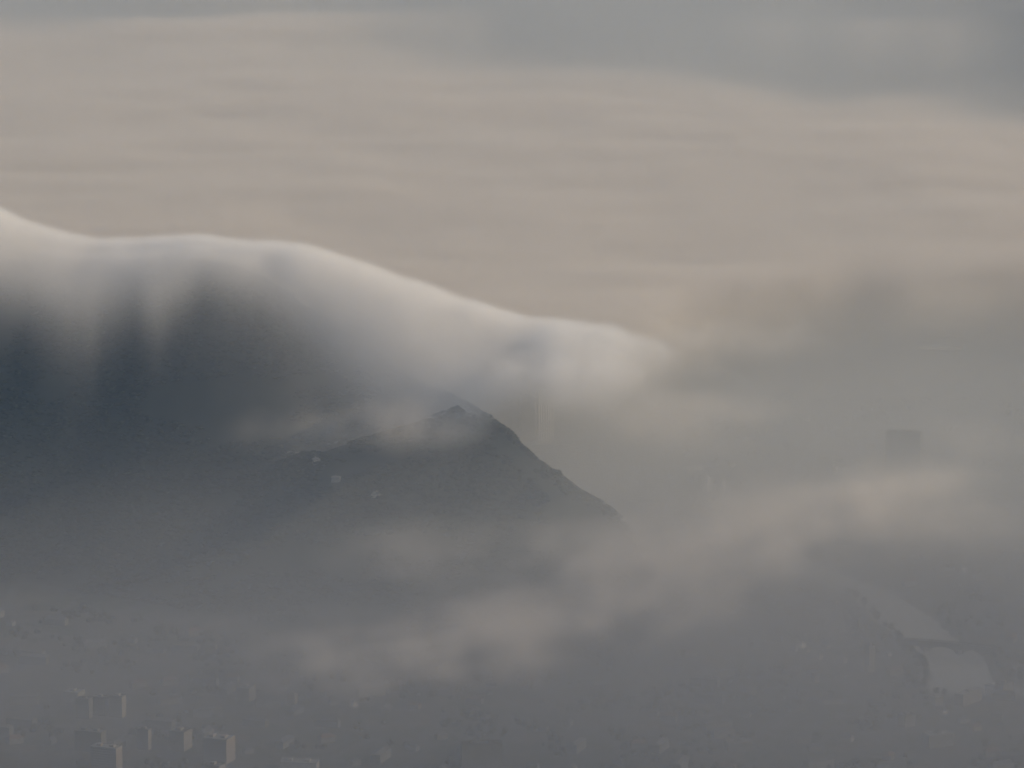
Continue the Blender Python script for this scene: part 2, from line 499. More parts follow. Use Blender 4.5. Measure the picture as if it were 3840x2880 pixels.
ribbed_tower(2043, 1664, 54, 94, 12, 'bright', 'pale high-rise with vertical ribs standing behind the spur, its top lost in cloud')
ribbed_tower(1974, 1652, 46, 78, 12, 'grey', 'faint grey high-rise left of the ribbed pale one, nearly lost in mist', ribs=5)
block('slab_tower', 'broad dark high-rise rising from mist at the right, stepped box on its roof', 'tower block', 3388, 1800, 128, 80, 17, -12, 'dark', 'dark' if False else 'roofgrey', group='tall towers beyond the spur', rooftop=2)

# hall with a shallow barrel roof below the ribbed tower
s = scale_at(1640); q = at(2000, 1640, 0)
e = empty('hall', (q.x, q.y, 0), R(4), label='low hall with a pale curved roof at the foot of the ribbed high-rise', cat='hall')
Wd = 62 * s; MB().box(-Wd, Wd, -16, 16, -3, 9).build('wall', M['grey'], e)
mb = MB(); n = 14
for i in range(n):
    a, b = PI * i / n, PI * (i + 1) / n
    mb.add([(-Wd - .5 , -17 * math.cos(a), 9 + 6.5 * math.sin(a)), (Wd + .5, -17 * math.cos(a), 9 + 6.5 * math.sin(a)), (Wd + .5, -17 * math.cos(b), 9 + 6.5 * math.sin(b)), (-Wd - .5, -17 * math.cos(b), 9 + 6.5 * math.sin(b))], [(0, 1, 2, 3)])
for sgn in (-1, 1):
    mb.add([(sgn * (Wd + .5), -17 * math.cos(PI * i / n), 9 + 6.5 * math.sin(PI * i / n)) for i in range(n + 1)], [tuple(range(n + 1))])
mb.build('roof', M['rooflight'], e)

# ------------------------------------------------------------------ apartment blocks
GA = 'apartment blocks at the lower left'
BLK = [
    # px, foot row, width px, height, depth, rot, wall, roof, label
    (398, 2890, 98, 30, 19, -21, 'pink', 'rooflight', 'large apartment block at the bottom edge with a pinkish sunlit end wall'),
    (338, 2818, 102, 26, 18, -18, 'grey', 'roofgrey', 'wide grey apartment block just behind the pinkish ended one'),
    (540, 2812, 44, 27, 10, -22, 'cream', 'roofgrey', 'narrow cream block between the two largest blocks of the lower left'),
    (676, 2816, 56, 25, 24, -24, 'cream', 'roofgrey', 'square cream block left of the tall stepped block'),
    (820, 2863, 90, 32, 27, -22, 'pink', 'rooflight', 'tall broad block with balconies and a long sunlit pink end, near the bottom'),
    (800, 2935, 66, 22, 18, -24, 'cream', 'roofgrey', 'block cut by the bottom edge in front of the tall broad pink ended one'),
    (1122, 2888, 138, 9, 22, -8, 'white', 'rooflight', 'long low building with a pale flat roof near the bottom edge'),
    (315, 2696, 50, 27, 13, -20, 'grey', 'roofgrey', 'grey tower block, leftmost of a row of three'),
    (376, 2684, 50, 25, 12, -20, 'cream', 'roofgrey', 'cream tower block, middle one of a row of three'),
    (440, 2692, 50, 29, 14, -20, 'white', 'roofgrey', 'white ended tower block, rightmost of a row of three'),
    (276, 2642, 56, 16, 24, -18, 'white', 'rooflight', 'pale roofed low block behind the row of three tower blocks'),
    (921, 2634, 48, 19, 26, -18, 'white', 'rooflight', 'square block with a bright pale roof standing alone above the lower left blocks'),
    (1096, 2642, 28, 14, 10, -22, 'white', 'roofgrey', 'slim white block beside a small grey house'),
    (1806, 2895, 152, 37, 15, 4, 'grey', 'roofgrey', 'very wide faint grey slab at the bottom centre'),
]
for a in BLK:
    block('apartment_block', a[8], 'apartment block', a[0], a[1], a[2], a[3], a[4], a[5], a[6], a[7], group=GA, rooftop=2 if a[2] > 80 else 1, bands=12 < a[3] < 36)
GB = 'blocks and houses around the river bend'
BLK = [
    (3262, 2522, 24, 38, 13, 25, 'cream', 'roofgrey', 'slim tall cream tower block on the left of the river'),
    (3058, 2562, 18, 13, 12, 25, 'cream', 'roofgrey', 'small pale cube of a block left of the slim cream tower'),
    (3510, 2647, 34, 11, 16, 35, 'white', 'rooflight', 'small bright block just below the river bend'),
    (3632, 2640, 80, 16, 14, 52, 'cream', 'rooflight', 'long cream riverside block with rows of windows on its sunlit face'),
    (3768, 2604, 44, 15, 13, 50, 'cream', 'roofgrey', 'sunlit corner building on the right bank of the river'),
    (3724, 2598, 42, 9, 9, -42, 'bright', 'rooflight', 'low white terrace joined to the right bank corner building'),
    (3402, 2727, 42, 15, 18, 28, 'cream', 'roofgrey', 'cream block below the long riverside block'),
    (3520, 2803, 96, 17, 18, 24, 'grey', 'rooflight', 'wide grey block with pale roof at the lower right'),
    (2772, 2818, 92, 11, 20, 8, 'grey', 'rooflight', 'faint flat roofed building low in the right half'),
    (2416, 1950, 142, 27, 30, -14, 'grey', 'roofgrey', 'massive shadowed building with a bright right end at the foot of the spur'),
    (2240, 1889, 15, 13, 10, 32, 'bright', 'roofgrey', 'small white tower house above the massive building, on the spur foot'),
    (2325, 1957, 15, 10, 9, 32, 'bright', 'roofgrey', 'small white house left of the massive building'),
    (2659, 1842, 24, 21, 12, 26, 'bright', 'roofgrey', 'pale mid-rise, left one of a pair beyond the massive building'),
    (2713, 1845, 11, 21, 8, 22, 'bright', 'roofgrey', 'narrow mid-rise, right one of a pair beyond the massive building'),
    (2605, 1763, 70, 5, 8, -3, 'bright', 'rooflight', 'thin long white roofed shed far beyond the massive building'),
    (3147, 1778, 20, 14, 10, 25, 'bright', 'roofgrey', 'pale block left of the dark high-rise'),
    (3030, 1582, 12, 9, 9, 25, 'cream', 'roofgrey', 'tiny pale block far beyond the dark high-rise'),
    (3614, 2147, 8, 8, 6, 30, 'bright', 'rooflight', 'tiny brilliant white hut above the bridge'),
    (3676, 2178, 42, 8, 14, 20, 'grey', 'rooflight', 'pale flat roofed hall right of the brilliant hut'),
    (3525, 1312, 170, 7, 14, -2, 'bright', 'rooflight', 'very long pale hall far out on the plain at the right'),
]
for a in BLK:
    block('town_block', a[8], 'building', a[0], a[1], a[2], a[3], a[4], a[5], a[6], a[7], group=GB, windows='rows of windows' in a[8], floors=5 if 'rows of windows' in a[8] else None, bands=a[3] > 9, rooftop=0 if a[2] < 22 else 1)
HS = [
    # px, foot, width, eave, ridge, depth, rot, wall, roof, label
    (1062, 2594, 24, 6, 9, 10, -15, 'white', 'slate', 'small house with a slate roof right of the lone square block'),
    (1134, 2626, 22, 5, 9, 9, -10, 'cream', 'slate', 'small grey roofed house right of the slim white block'),
    (1250, 2645, 32, 5, 9, 10, 18, 'cream', 'slate', 'cream house with a long grey roof at the lower centre left'),
    (1328, 2651, 15, 6, 9, 8, 30, 'bright', 'rooflight', 'bright white little house catching the sun at the lower centre'),
    (1452, 2664, 26, 5, 9, 10, -6, 'white', 'rooflight', 'pale roofed house right of the bright little one'),
    (1552, 2660, 46, 6, 10, 11, -24, 'cream', 'tile', 'long tile roofed house at the lower centre'),
    (3008, 2432, 18, 7, 11, 10, 35, 'bright', 'rooflight', 'bright gabled house, highest of the houses left of the slim tower'),
    (2978, 2446, 20, 5, 8, 9, -35, 'cream', 'slate', 'slate roofed house, leftmost of those left of the slim tower'),
    (3028, 2448, 14, 5, 8, 8, 30, 'white', 'slate', 'little white house just below the bright gabled one'),
    (3064, 2474, 32, 6, 10, 10, -38, 'white', 'rooflight', 'pale roofed terrace slanting down towards the slim tower'),
    (3098, 2432, 22, 5, 9, 9, -35, 'cream', 'slate', 'cream house upslope of the pale roofed terrace'),
    (3157, 2488, 28, 6, 10, 10, -38, 'cream', 'rooflight', 'cream terrace with pale roof halfway to the slim tower'),
    (3230, 2505, 28, 6, 10, 9, -38, 'white', 'rooflight', 'white terrace at the left foot of the slim tower'),
    (3240, 2470, 20, 6, 10, 9, -40, 'pink', 'tile', 'pinkish house touching the slim tower on its upper left'),
    (3332, 2462, 14, 5, 8, 8, 30, 'cream', 'slate', 'small house among the trees left of the bridge'),
    (3125, 2641, 80, 7, 11, 12, 10, 'cream', 'slate', 'long grey roofed building below the terraces'),
    (3176, 2784, 42, 7, 12, 12, -28, 'cream', 'slate', 'cream house with big grey roof low at the right'),
    (3060, 2818, 58, 6, 10, 12, 12, 'grey', 'slate', 'grey roofed row near the bottom right of centre'),
    (3540, 2678, 20, 5, 8, 9, 25, 'bright', 'slate', 'small white house under the small bright block'),
    (3660, 2742, 34, 6, 10, 11, 30, 'cream', 'tile', 'tile roofed house right of the cream block'),
    (3812, 2511, 16, 5, 8, 9, 28, 'white', 'rooflight', 'small pale house at the right edge above the corner building'),
    (2210, 1926, 62, 6, 10, 12, 24, 'pink', 'tile', 'long pinkish house slanting along the foot of the spur'),
    (2343, 1977, 18, 6, 9, 9, 30, 'pink', 'tile', 'pink house below the little white one by the massive building'),
    (2510, 1953, 19, 5, 8, 9, 20, 'pink', 'tile', 'pink house at the right end of the massive building'),
    (2792, 1822, 26, 4, 8, 10, 12, 'pink', 'tile', 'tile roofed house right of the pair of mid-rises'),
]
for a in HS:
    house('house', a[9], 'house', a[0], a[1], a[2], a[3], a[4], a[5], a[6], a[7], a[8], group='small houses of the town')

def on_hill(px, py):
    """where the ray through that pixel meets the hillside"""
    lo_, hi_ = None, None
    for k in range(260):
        Y = 6600 + k * 6.0
        x, z = zat(px, py, Y)
        if z < ground_z(x, Y):
            return Vector((x, Y, ground_z(x, Y)))
    return at(px, py, 0)
GH = 'houses on the dark hillside'
for px, py, wpx, ev, rg, dp, rot, wl, rfm, lab in [
    (1185, 1746, 22, 8, 10, 10, 20, 'dark', 'slate', 'small house high on the dark slope, left one of the hillside'),
    (1260, 1814, 30, 7, 9, 10, -8, 'dark', 'slate', 'wide house lower on the dark slope'),
    (1412, 1868, 30, 5, 9, 10, -25, 'cream', 'slate', 'slate roofed house lowest on the dark slope')]:
    h_ = on_hill(px, py)
    house('hillside_house', lab, 'house', px, 1850, wpx, ev, rg, dp, rot, wl, rfm, group=GH, base=(h_.x, h_.y, h_.z))

# pale retaining wall and a farm track cut into the slope
def strip(name, pts, wid, hgt, mat, **k):
    P = [on_hill(*p_) for p_ in pts]
    mb = MB()
    for a, b in zip(P[:-1], P[1:]):
        d = Vector((b.x - a.x, b.y - a.y, 0)); d.normalize(); nn = Vector((-d.y, d.x, 0)) * wid / 2
        up = Vector((0, 0, hgt)); dn = Vector((0, 0, -4))
        c_ = [a - nn + dn, b - nn + dn, b + nn + dn, a + nn + dn, a - nn + up, b - nn + up, b + nn + up, a + nn + up]
        mb.add([tuple(v) for v in c_], [(0, 3, 2, 1), (4, 5, 6, 7), (0, 1, 5, 4), (1, 2, 6, 5), (2, 3, 7, 6), (3, 0, 4, 7)])
    return tag(mb.build(name, M[mat]), **k)
strip('rampart_wall', [(1228, 1672), (1262, 1662), (1290, 1648), (1305, 1643)], 1.6, 2.2, 'slate', label='pale stone rampart stepping up the dark slope', cat='wall')
strip('hill_track', [(1063, 1712), (1085, 1700), (1110, 1697), (1140, 1702), (1168, 1712)], 3.5, .3, 'slate', kind='structure')

# faint roofs sunk in the mist: nothing in the photograph tells them apart
fr_ = random.Random(12)
protos = []
kept = [(o.location.x, o.location.y) for o in C.objects if o.parent is None and o.type == 'EMPTY']
def far_ok(x, y, d=26):
    xx, yy = np.array([x, x - 16, x + 16, x, x]), np.array([y, y, y, y - 18, y + 18])
    return not inside(riv, xx, yy).any() and height(x, y) < 2 and all(abs(x - a) > d or abs(y - b) > d for a, b in kept)
GF = 'faint roofs lost in the mist'
ncount = 0
for k in range(4000):
    if ncount >= 115: break
    px, py = fr_.uniform(-40, 3880), 2140 + 760 * fr_.random() ** .7
    q = at(px, py, 0)
    if not far_ok(q.x, q.y): continue
    ncount += 1
    kept.append((q.x, q.y))
    rot_ = R(fr_.choice((-22, -18, -20, 25, 30, 68, 70, 8)) + fr_.uniform(-4, 4))
    if len(protos) < 5:
        wl = 'dark'; rf_ = ('slate', 'tile', 'slate', 'slate', 'roofgrey')[len(protos)]
        wd, dp, ev, rg = ((16, 10, 6, 9.5), (22, 11, 8, 12), (34, 12, 9, 13), (13, 10, 6, 9), (40, 14, 12, 15))[len(protos)]
        e = empty('misty_house', (q.x, q.y, 0), rot_, label='faint roofed house barely showing through the mist', cat='house', group=GF)
        MB().box(-wd / 2, wd / 2, -dp / 2, dp / 2, -3, ev).build('wall', M[wl], e)
        MB().gable(-wd / 2 - .5, wd / 2 + .5, -dp / 2 - .5, dp / 2 + .5, ev + .003, rg, .8).build('roof', M[rf_], e)
        protos.append(e)
    else:
        src = fr_.choice(protos)
        e = src.copy(); C.objects.link(e); e.location = (q.x, q.y, 0); e.rotation_euler = (0, 0, rot_)
        for ch in list(src.children):
            c_ = ch.copy(); C.objects.link(c_); c_.parent = e

# ------------------------------------------------------------------ trees
import bmesh
def ico(sub):
    bm = bmesh.new(); bmesh.ops.create_icosphere(bm, subdivisions=sub, radius=1)
    v = np.array([q.co[:] for q in bm.verts]); f = np.array([[q.index for q in a.verts] for a in bm.faces]); bm.free()
    return v, f
IV, IF = ico(2); JV, JF = ico(1)
def crown_mesh(name, seed, hgt, rad, base):
    r = np.random.default_rng(seed)
    V_, F_ = [], []; nb = 0
    for k in range(11):
        a = r.uniform(0, 2 * PI); t = r.uniform(0, 1)
        rr = rad * (1 - .55 * abs(t - .35)) * r.uniform(.15, .62)
        c = np.array([rr * math.cos(a), rr * math.sin(a), base + (hgt - base) * (.18 + .68 * t)])
        s_ = rad * r.uniform(.32, .55)
        v = IV * (1 + r.uniform(-.24, .24, (len(IV), 1))) * s_ * np.array([1, 1, .85]) + c
        V_.append(v); F_.append(IF + nb); nb += len(v)
    n = 420
    d = r.normal(size=(n, 3)); d /= np.linalg.norm(d, axis=1)[:, None]
    P = d * np.array([rad, rad, (hgt - base) / 2]) * r.uniform(.65, 1.08, (n, 1)) + np.array([0, 0, (hgt + base) / 2])
    q = r.normal(size=(n, 3, 3)) * .42
    V_.append((P[:, None, :] + q).reshape(-1, 3)); F_.append(np.arange(n * 3).reshape(-1, 3) + nb)
    V_ = np.concatenate(V_); F_ = np.concatenate(F_)
    me = bpy.data.meshes.new(name)
    me.from_pydata(V_.tolist(), [], F_.tolist()); me.update()
    return me
def trunk_mb(hgt, seed):
    r = random.Random(seed); mb = MB()
    mb.limb((0, 0, -1.5), (.2, .1, hgt * .55), .34, .2)
    for k in range(5):
        a = k * 1.3 + r.random(); z = hgt * (.28 + .06 * k)
        mb.limb((.1, .05, z), (math.cos(a) * hgt * .2, math.sin(a) * hgt * .2, z + hgt * .22), .13, .05, 5)
    return mb
VAR = []
for i, (hh, rd) in enumerate(((12, 4.6), (14, 4.2), (10, 4.8), (9, 3.6))):
    lm = [M['leaf'], M['leaf'], M['leaf2'], M['leaf']][i]
    cm = crown_mesh('crown', 50 + i, hh, rd, hh * .22); cm.materials.append(lm)
    tm = trunk_mb(hh, i).build('trunk', M['bark']); tmd = tm.data; bpy.data.objects.remove(tm)
    VAR.append((hh, cm, tmd))
def tree(x, y, z, var, sc_, rz, label, group):
    e = empty('tree', (x, y, z), rz, label=label, cat='tree', group=group)
    e.scale = (sc_, sc_, sc_)
    for nm, md in (('trunk', VAR[var][2]), ('crown', VAR[var][1])):
        o = bpy.data.objects.new(nm, md); C.objects.link(o); o.parent = e
    return e
# along the skyline of the spur
tr_ = random.Random(5)
RT = [(1700, .8, 0, 'dim tree half lost in cloud, left one on top of the spur'), (1716, 1.15, 2, 'bushy tree dimmed by cloud on top of the spur'), (1735, .9, 0, 'dim low tree just right of the spur top'),
      (1816, 1.25, 1, 'lone round headed tree standing clear of the spur skyline'), (1858, 1.1, 2, 'broad dark tree right of the lone round headed one')]
for px, s_, v_, lab in RT:
    x = zat(px, 1560, 7320)[0]; y = float(np.interp(x, px_, py_))
    tree(x, y, ground_z(x, y) - .5, v_, s_, tr_.uniform(0, 6), lab, 'trees on the spur skyline')
for k in range(34):
    px = 1745 + (2185 - 1745) * (k + tr_.random() * .8) / 34
    x = zat(px, 1600, 7310)[0]; y = float(np.interp(x, px_, py_)) + tr_.uniform(-8, 3)
    tree(x, y, ground_z(x, y) - .8, tr_.choice((0, 1, 2, 3)), tr_.uniform(.55, .95), tr_.uniform(0, 6), 'dark tree in the unbroken line down the right skyline of the spur', 'trees in the skyline row of the spur')
# left bank of the river
for k, (px, py) in enumerate([(3190, 2232), (3222, 2250), (3252, 2278), (3284, 2306), (3300, 2330), (3330, 2352), (3352, 2368), (3374, 2388), (3386, 2412),
                              (3402, 2440), (3430, 2452), (3452, 2468), (3468, 2488), (3478, 2512), (3482, 2536), (3480, 2560), (3474, 2584), (3520, 2610), (3552, 2612), (3440, 2590), (3418, 2560)]):
    q = at(px - 10, py, 0)
    tree(q.x, q.y, -.5, tr_.choice((0, 1, 2)), tr_.uniform(.9, 1.25), tr_.uniform(0, 6), 'dark tree in the line along the left bank of the river', 'trees on the left bank of the river')
for k, (px, py) in enumerate([(3512, 2316), (3550, 2348), (3592, 2384), (3718, 2470), (3735, 2500), (3752, 2530), (3780, 2548), (3815, 2556)]):
    q = at(px + 8, py, 0)
    tree(q.x, q.y, -.5, tr_.choice((0, 1, 3)), tr_.uniform(.8, 1.1), tr_.uniform(0, 6), 'dark tree in the line along the right bank of the river', 'trees on the right bank of the river')
# the wood that covers the slopes, and the greenery between the houses
def canopy(name, P, R_, mat, flat=.9, **k):
    r = np.random.default_rng(99)
    n = len(P)
    v = JV[None] * (1 + r.uniform(-.28, .28, (n, len(JV), 1))) * (R_[:, None, None] * np.array([1, 1, flat])) + P[:, None, :]
    f = JF[None] + (np.arange(n) * len(JV))[:, None, None]
    me = bpy.data.meshes.new(name)
    vv = v.reshape(-1, 3).astype(np.float32); ff = f.reshape(-1, 3).astype(np.int32)
    me.vertices.add(len(vv)); me.vertices.foreach_set('co', vv.ravel())
    me.loops.add(ff.size); me.loops.foreach_set('vertex_index', ff.ravel())
    me.polygons.add(len(ff)); me.polygons.foreach_set('loop_start', np.arange(0, ff.size, 3, dtype=np.int32))
    me.update(calc_edges=True); me.materials.append(mat)
    o = bpy.data.objects.new(name, me); C.objects.link(o)
    return tag(o, **k)
r = np.random.default_rng(4)
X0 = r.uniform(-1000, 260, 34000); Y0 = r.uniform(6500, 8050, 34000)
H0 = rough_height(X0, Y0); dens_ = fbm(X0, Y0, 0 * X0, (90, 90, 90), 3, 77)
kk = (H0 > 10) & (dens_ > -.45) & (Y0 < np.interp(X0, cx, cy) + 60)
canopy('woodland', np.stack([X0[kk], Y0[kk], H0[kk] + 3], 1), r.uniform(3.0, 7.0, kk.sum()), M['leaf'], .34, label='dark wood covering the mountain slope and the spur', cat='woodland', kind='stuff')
X0 = r.uniform(-900, 1100, 16000); Y0 = r.uniform(5900, 8600, 16000)
H0 = rough_height(X0, Y0); dens_ = fbm(X0, Y0, 0 * X0, (70, 70, 70), 3, 78)
bank = np.array([tuple(at(a, b, 0))[:2] for a, b in ((3380, 2400), (3430, 2440), (3480, 2470), (3490, 2600), (3400, 2625), (3290, 2520), (3150, 2330), (3180, 2240))])
kk = (H0 < 8) & ((dens_ > .18) | (inside(bank, X0, Y0) & (dens_ > -1.2))) & ~inside(riv, X0, Y0) & ~inside(riv, X0 + 14, Y0) & ~inside(riv, X0 - 14, Y0) & ~inside(riv, X0, Y0 + 22) & ~inside(riv, X0, Y0 - 22)
for o in list(C.objects):
    if o.parent is None and o.type == 'EMPTY' and o.get('category') in ('building', 'apartment block', 'house', 'tower block', 'hall', 'bridge') and not o.name.startswith('misty'):
        kk &= (np.abs(X0 - o.location.x) > 34) | (Y0 > o.location.y + 20) | (Y0 < o.location.y - 60)
canopy('park_greenery', np.stack([X0[kk], Y0[kk], 2.5 + 0 * X0[kk]], 1), r.uniform(2.8, 5.5, kk.sum()), M['leaf2'], label='patches of trees and gardens between the houses of the town', cat='greenery', kind='stuff')

# ------------------------------------------------------------------ the air: haze box, valley mist, cloud sea, cap cloud, mist banks
def vol_mat(name, col, dens, attr, step=1.0, aniso=0.0):
    m = bpy.data.materials.new(name); m.use_nodes = True
    t = m.node_tree; t.nodes.clear()
    o = t.nodes.new('ShaderNodeOutputMaterial'); p = t.nodes.new('ShaderNodeVolumePrincipled')
    p.inputs['Color'].default_value = (*col, 1)
    p.inputs['Anisotropy'].default_value = aniso
    p.inputs['Density'].default_value = dens
    p.inputs['Density Attribute'].default_value = 'density' if attr else ''
    t.links.new(p.outputs[0], o.inputs['Volume'])
    m.cycles.volume_step_rate = step
    return m

HAZE = 2.0e-5
hz = MB().box(-42000, 42000, -21000, 101000, -12, 1760).build('haze', vol_mat('thin_blue_haze', (.38, .63, 1.0), HAZE, False))
tag(hz, label='thin even haze filling the air over the whole valley', cat='haze', kind='stuff')

def vol_grid(name, lo, hi, res, dens, mat):
    """a fog volume whose density is the numpy array dens (nx, ny, nz) between the corners lo and hi"""
    nx, ny, nz = res
    dens = dens.astype(np.float32)
    dens[dens < 2e-6] = 0
    dens *= 500.0                      # kept well above the grid's clipping level; the material divides it back
    for a in (0, -1):
        dens[a] = 0; dens[:, a] = 0; dens[:, :, a] = 0
    me = bpy.data.meshes.new(name)
    me.vertices.add(nx * ny * nz)
    a = me.attributes.new('dval', 'FLOAT', 'POINT')
    a.data.foreach_set('value', dens.ravel())
    o = bpy.data.objects.new(name, me); C.objects.link(o)
    g = bpy.data.node_groups.new(name, 'GeometryNodeTree')
    g.interface.new_socket('Geometry', in_out='INPUT', socket_type='NodeSocketGeometry')
    g.interface.new_socket('Geometry', in_out='OUTPUT', socket_type='NodeSocketGeometry')
    N = g.nodes.new; L = g.links.new
    gi = N('NodeGroupInput'); go = N('NodeGroupOutput'); vc = N('GeometryNodeVolumeCube')
    vc.inputs['Min'].default_value = lo; vc.inputs['Max'].default_value = hi
    for ax, n in zip('XYZ', res): vc.inputs['Resolution ' + ax].default_value = n
    pos = N('GeometryNodeInputPosition')
    def vm(op, src, val=None):
        q = N('ShaderNodeVectorMath'); q.operation = op; L(src, q.inputs[0])
        if val is not None: q.inputs[1].default_value = val
        return q
    a1 = vm('SUBTRACT', pos.outputs[0], lo)
    a2 = vm('DIVIDE', a1.outputs[0], [(hi[i] - lo[i]) / (res[i] - 1) for i in range(3)])
    a3 = vm('ADD', a2.outputs[0], (.5, .5, .5))
    a4 = vm('FLOOR', a3.outputs[0])
    a5 = vm('DOT_PRODUCT', a4.outputs[0], (ny * nz, nz, 1))
    si = N('GeometryNodeSampleIndex'); si.data_type = 'FLOAT'; si.clamp = True
    na = N('GeometryNodeInputNamedAttribute'); na.data_type = 'FLOAT'; na.inputs[0].default_value = 'dval'
    L(gi.outputs[0], si.inputs['Geometry']); L(na.outputs[0], si.inputs['Value']); L(a5.outputs['Value'], si.inputs['Index'])
    L(si.outputs[0], vc.inputs['Density'])
    s_ = N('GeometryNodeSetMaterial'); s_.inputs['Material'].default_value = mat
    L(vc.outputs[0], s_.inputs[0]); L(s_.outputs[0], go.inputs[0])
    md = o.modifiers.new('fog grid', 'NODES'); md.node_group = g
    me.materials.append(mat)
    return o

def axes(lo, hi, res):
    X = np.linspace(lo[0], hi[0], res[0])[:, None, None]
    Y = np.linspace(lo[1], hi[1], res[1])[None, :, None]
    Z = np.linspace(lo[2], hi[2], res[2])[None, None, :]
    return X, Y, Z

# --- low mist lying on the whole valley floor, thinning upwards
lo, hi, res = (-3600, 5700, -12), (3600, 19500, 560), (145, 277, 48)
X, Y, Z = axes(lo, hi, res)
s0 = np.interp(Y, [5700, 6500, 7200, 7800, 8500, 9500, 19500], MIST_S)
Hs = np.interp(Y, [5700, 7200, 8500, 19500], MIST_H)
lat = 1 + .0 * X
lat = np.interp(X, [-900, -620, -300, 0, 250, 700, 1400], [.10, .24, .62, .92, 1.05, 1.0, .45])
lat = lat + (np.maximum(lat, .85) - lat) * sm((6780 - Y) / 260)
lat = lat + (1 - lat) * sm((Y - 8000) / 700) * (X < 600)
lat = lat * (1 - .58 * np.exp(-((X - 605) / 140) ** 2 - ((Y - 6650) / 150) ** 2))
n = fbm(X, Y, Z * 3, (420, 700, 500), 3, 5)
drain = 1 - .8 * sm(height(X[:, :, 0] + 0 * Y[:, :, 0], Y[:, :, 0] + 0 * X[:, :, 0], False) / 160)[:, :, None]
D = s0 * lat * drain * np.exp(-np.maximum(Z, 0) / Hs) * (1 + .22 * n) * sm((540 - Z) / 200)
mist_mat = vol_mat('mist_air', (.76, .82, .86), .002, True, 5.0)
t = mist_mat.node_tree                     # dimness painted into the mist colour, low down and on the near side
ge = t.nodes.new('ShaderNodeNewGeometry'); sx_ = t.nodes.new('ShaderNodeSeparateXYZ'); t.links.new(ge.outputs['Position'], sx_.inputs[0])
mr = t.nodes.new('ShaderNodeMapRange'); mr.interpolation_type = 'SMOOTHSTEP'; mr.inputs['From Min'].default_value = 10; mr.inputs['From Max'].default_value = 150
t.links.new(sx_.outputs['Z'], mr.inputs['Value'])
mxc = t.nodes.new('ShaderNodeMix'); mxc.data_type = 'RGBA'; m3 = t.nodes.new('ShaderNodeMapRange'); m3.interpolation_type = 'SMOOTHSTEP'; m3.inputs['From Min'].default_value = 6350; m3.inputs['From Max'].default_value = 7250
t.links.new(sx_.outputs['Y'], m3.inputs['Value'])
mm = t.nodes.new('ShaderNodeMath'); mm.operation = 'MULTIPLY'; t.links.new(mr.outputs[0], mm.inputs[0]); t.links.new(m3.outputs[0], mm.inputs[1])
t.links.new(mm.outputs[0], mxc.inputs['Factor'])
mxc.inputs['A'].default_value = (*DIM_MIST, 1); mxc.inputs['B'].default_value = (.85, .865, .85, 1)
t.links.new(mxc.outputs['Result'], t.nodes['Principled Volume'].inputs['Color'])
o = vol_grid('valley_mist', lo, hi, res, D, mist_mat)
tag(o, label='thin grey mist lying over the town and river on the valley floor', cat='mist', kind='stuff')

# --- sea of cloud behind the mountain
FR = [(-900, 640), (1100, 705), (1290, 712), (1400, 695), (1500, 640), (1600, 612), (1700, 597), (1850, 572), (2000, 582), (2212, 566), (2600, 560), (3600, 540)]
BK = [(-900, 10), (0, 45), (300, 60), (550, 78), (750, 105), (1000, 118), (1300, 135), (1500, 152), (1730, 190), (2000, 207), (2212, 222), (2600, 240), (3600, 300)]
lo, hi, res = (-2400, 8000, 40), (2400, 14600, 330), (200, 221, 37)
X, Y, Z = axes(lo, hi, res)
def edge(pts, z, smoothw=0):
    Q = np.array([tuple(at(a * V, b * V, z))[:2] for a, b in pts])
    return np.interp(X, Q[:, 0], Q[:, 1])
nb = fbm(X, Y, 0, (380, 520, 100), 5, 11)
n3 = fbm(X, Y, Z * 2, (105, 150, 120), 3, 12)
yf = edge(FR, 215) + nb * 130 + n3 * 70
yb = edge(BK, 225) + nb * 260
top = 232 + 9 * fbm(X, Y, 0, (1100, 560, 100), 4, 13, .55) + 9 * fbm(X, Y, 0, (300, 140, 100), 3, 15, .55) + 3 * n3
F = sm((Y - yf) / 330 + .12) * sm((yb - Y) / 1500 + .25)
# wisps beyond the far edge
F = np.maximum(F, .6 * sm((fbm(X, Y, 0, (900, 420, 100), 4, 14) - .42) / .4) * sm((Y - 10500) / 800))
S = sm((top - Z) / 26) * (.25 + .75 * sm((Z - 60) / 90))
D = .017 * F * S * (1 + .10 * n3)
o = vol_grid('cloud_sea', lo, hi, res, np.broadcast_to(D, res).copy(), vol_mat('cloud_sea_vapour', (.90, .855, .80), .002, True, 3.5, .0))
tag(o, label='flat sea of pale cloud spreading behind the mountain', cat='cloud sea', kind='stuff')

# --- cap cloud pouring over the crest
UP = [(-900, 150), (-300, 330), (-100, 405), (0, 448), (50, 474), (100, 492), (200, 516), (300, 510), (420, 503), (560, 517), (650, 522), (700, 535), (800, 568), (900, 600),
      (1000, 640), (1100, 672), (1140, 683), (1200, 688), (1290, 698), (1350, 715), (1430, 738), (1500, 770), (1700, 800)]
LO = [(-900, 700), (-100, 680), (0, 640), (50, 600), (90, 660), (150, 760), (195, 740), (215, 640), (250, 600), (300, 640), (335, 715), (365, 640), (430, 588), (520, 590), (600, 640), (700, 700), (800, 790),
      (900, 860), (1000, 870), (1100, 800), (1200, 805), (1290, 800), (1400, 765), (1500, 772), (1700, 800)]
lo, hi, res = (-900, 6950, 60), (520, 8750, 640), (143, 139, 98)
X, Y, Z = axes(lo, hi, res)
Xc, Yc2 = np.meshgrid(X.ravel(), Y.ravel(), indexing='ij')
Hh = height(Xc, Yc2, False)
Yc = np.interp(Xc, cx, cy); Zc = np.interp(Xc, cx, cz)
U = np.array([zat(a * V, b * V, float(np.interp(zat(a * V, b * V, 7700)[0], cx, cy))) for a, b in UP])
Zu = np.interp(Xc, U[:, 0], U[:, 1]) - 5
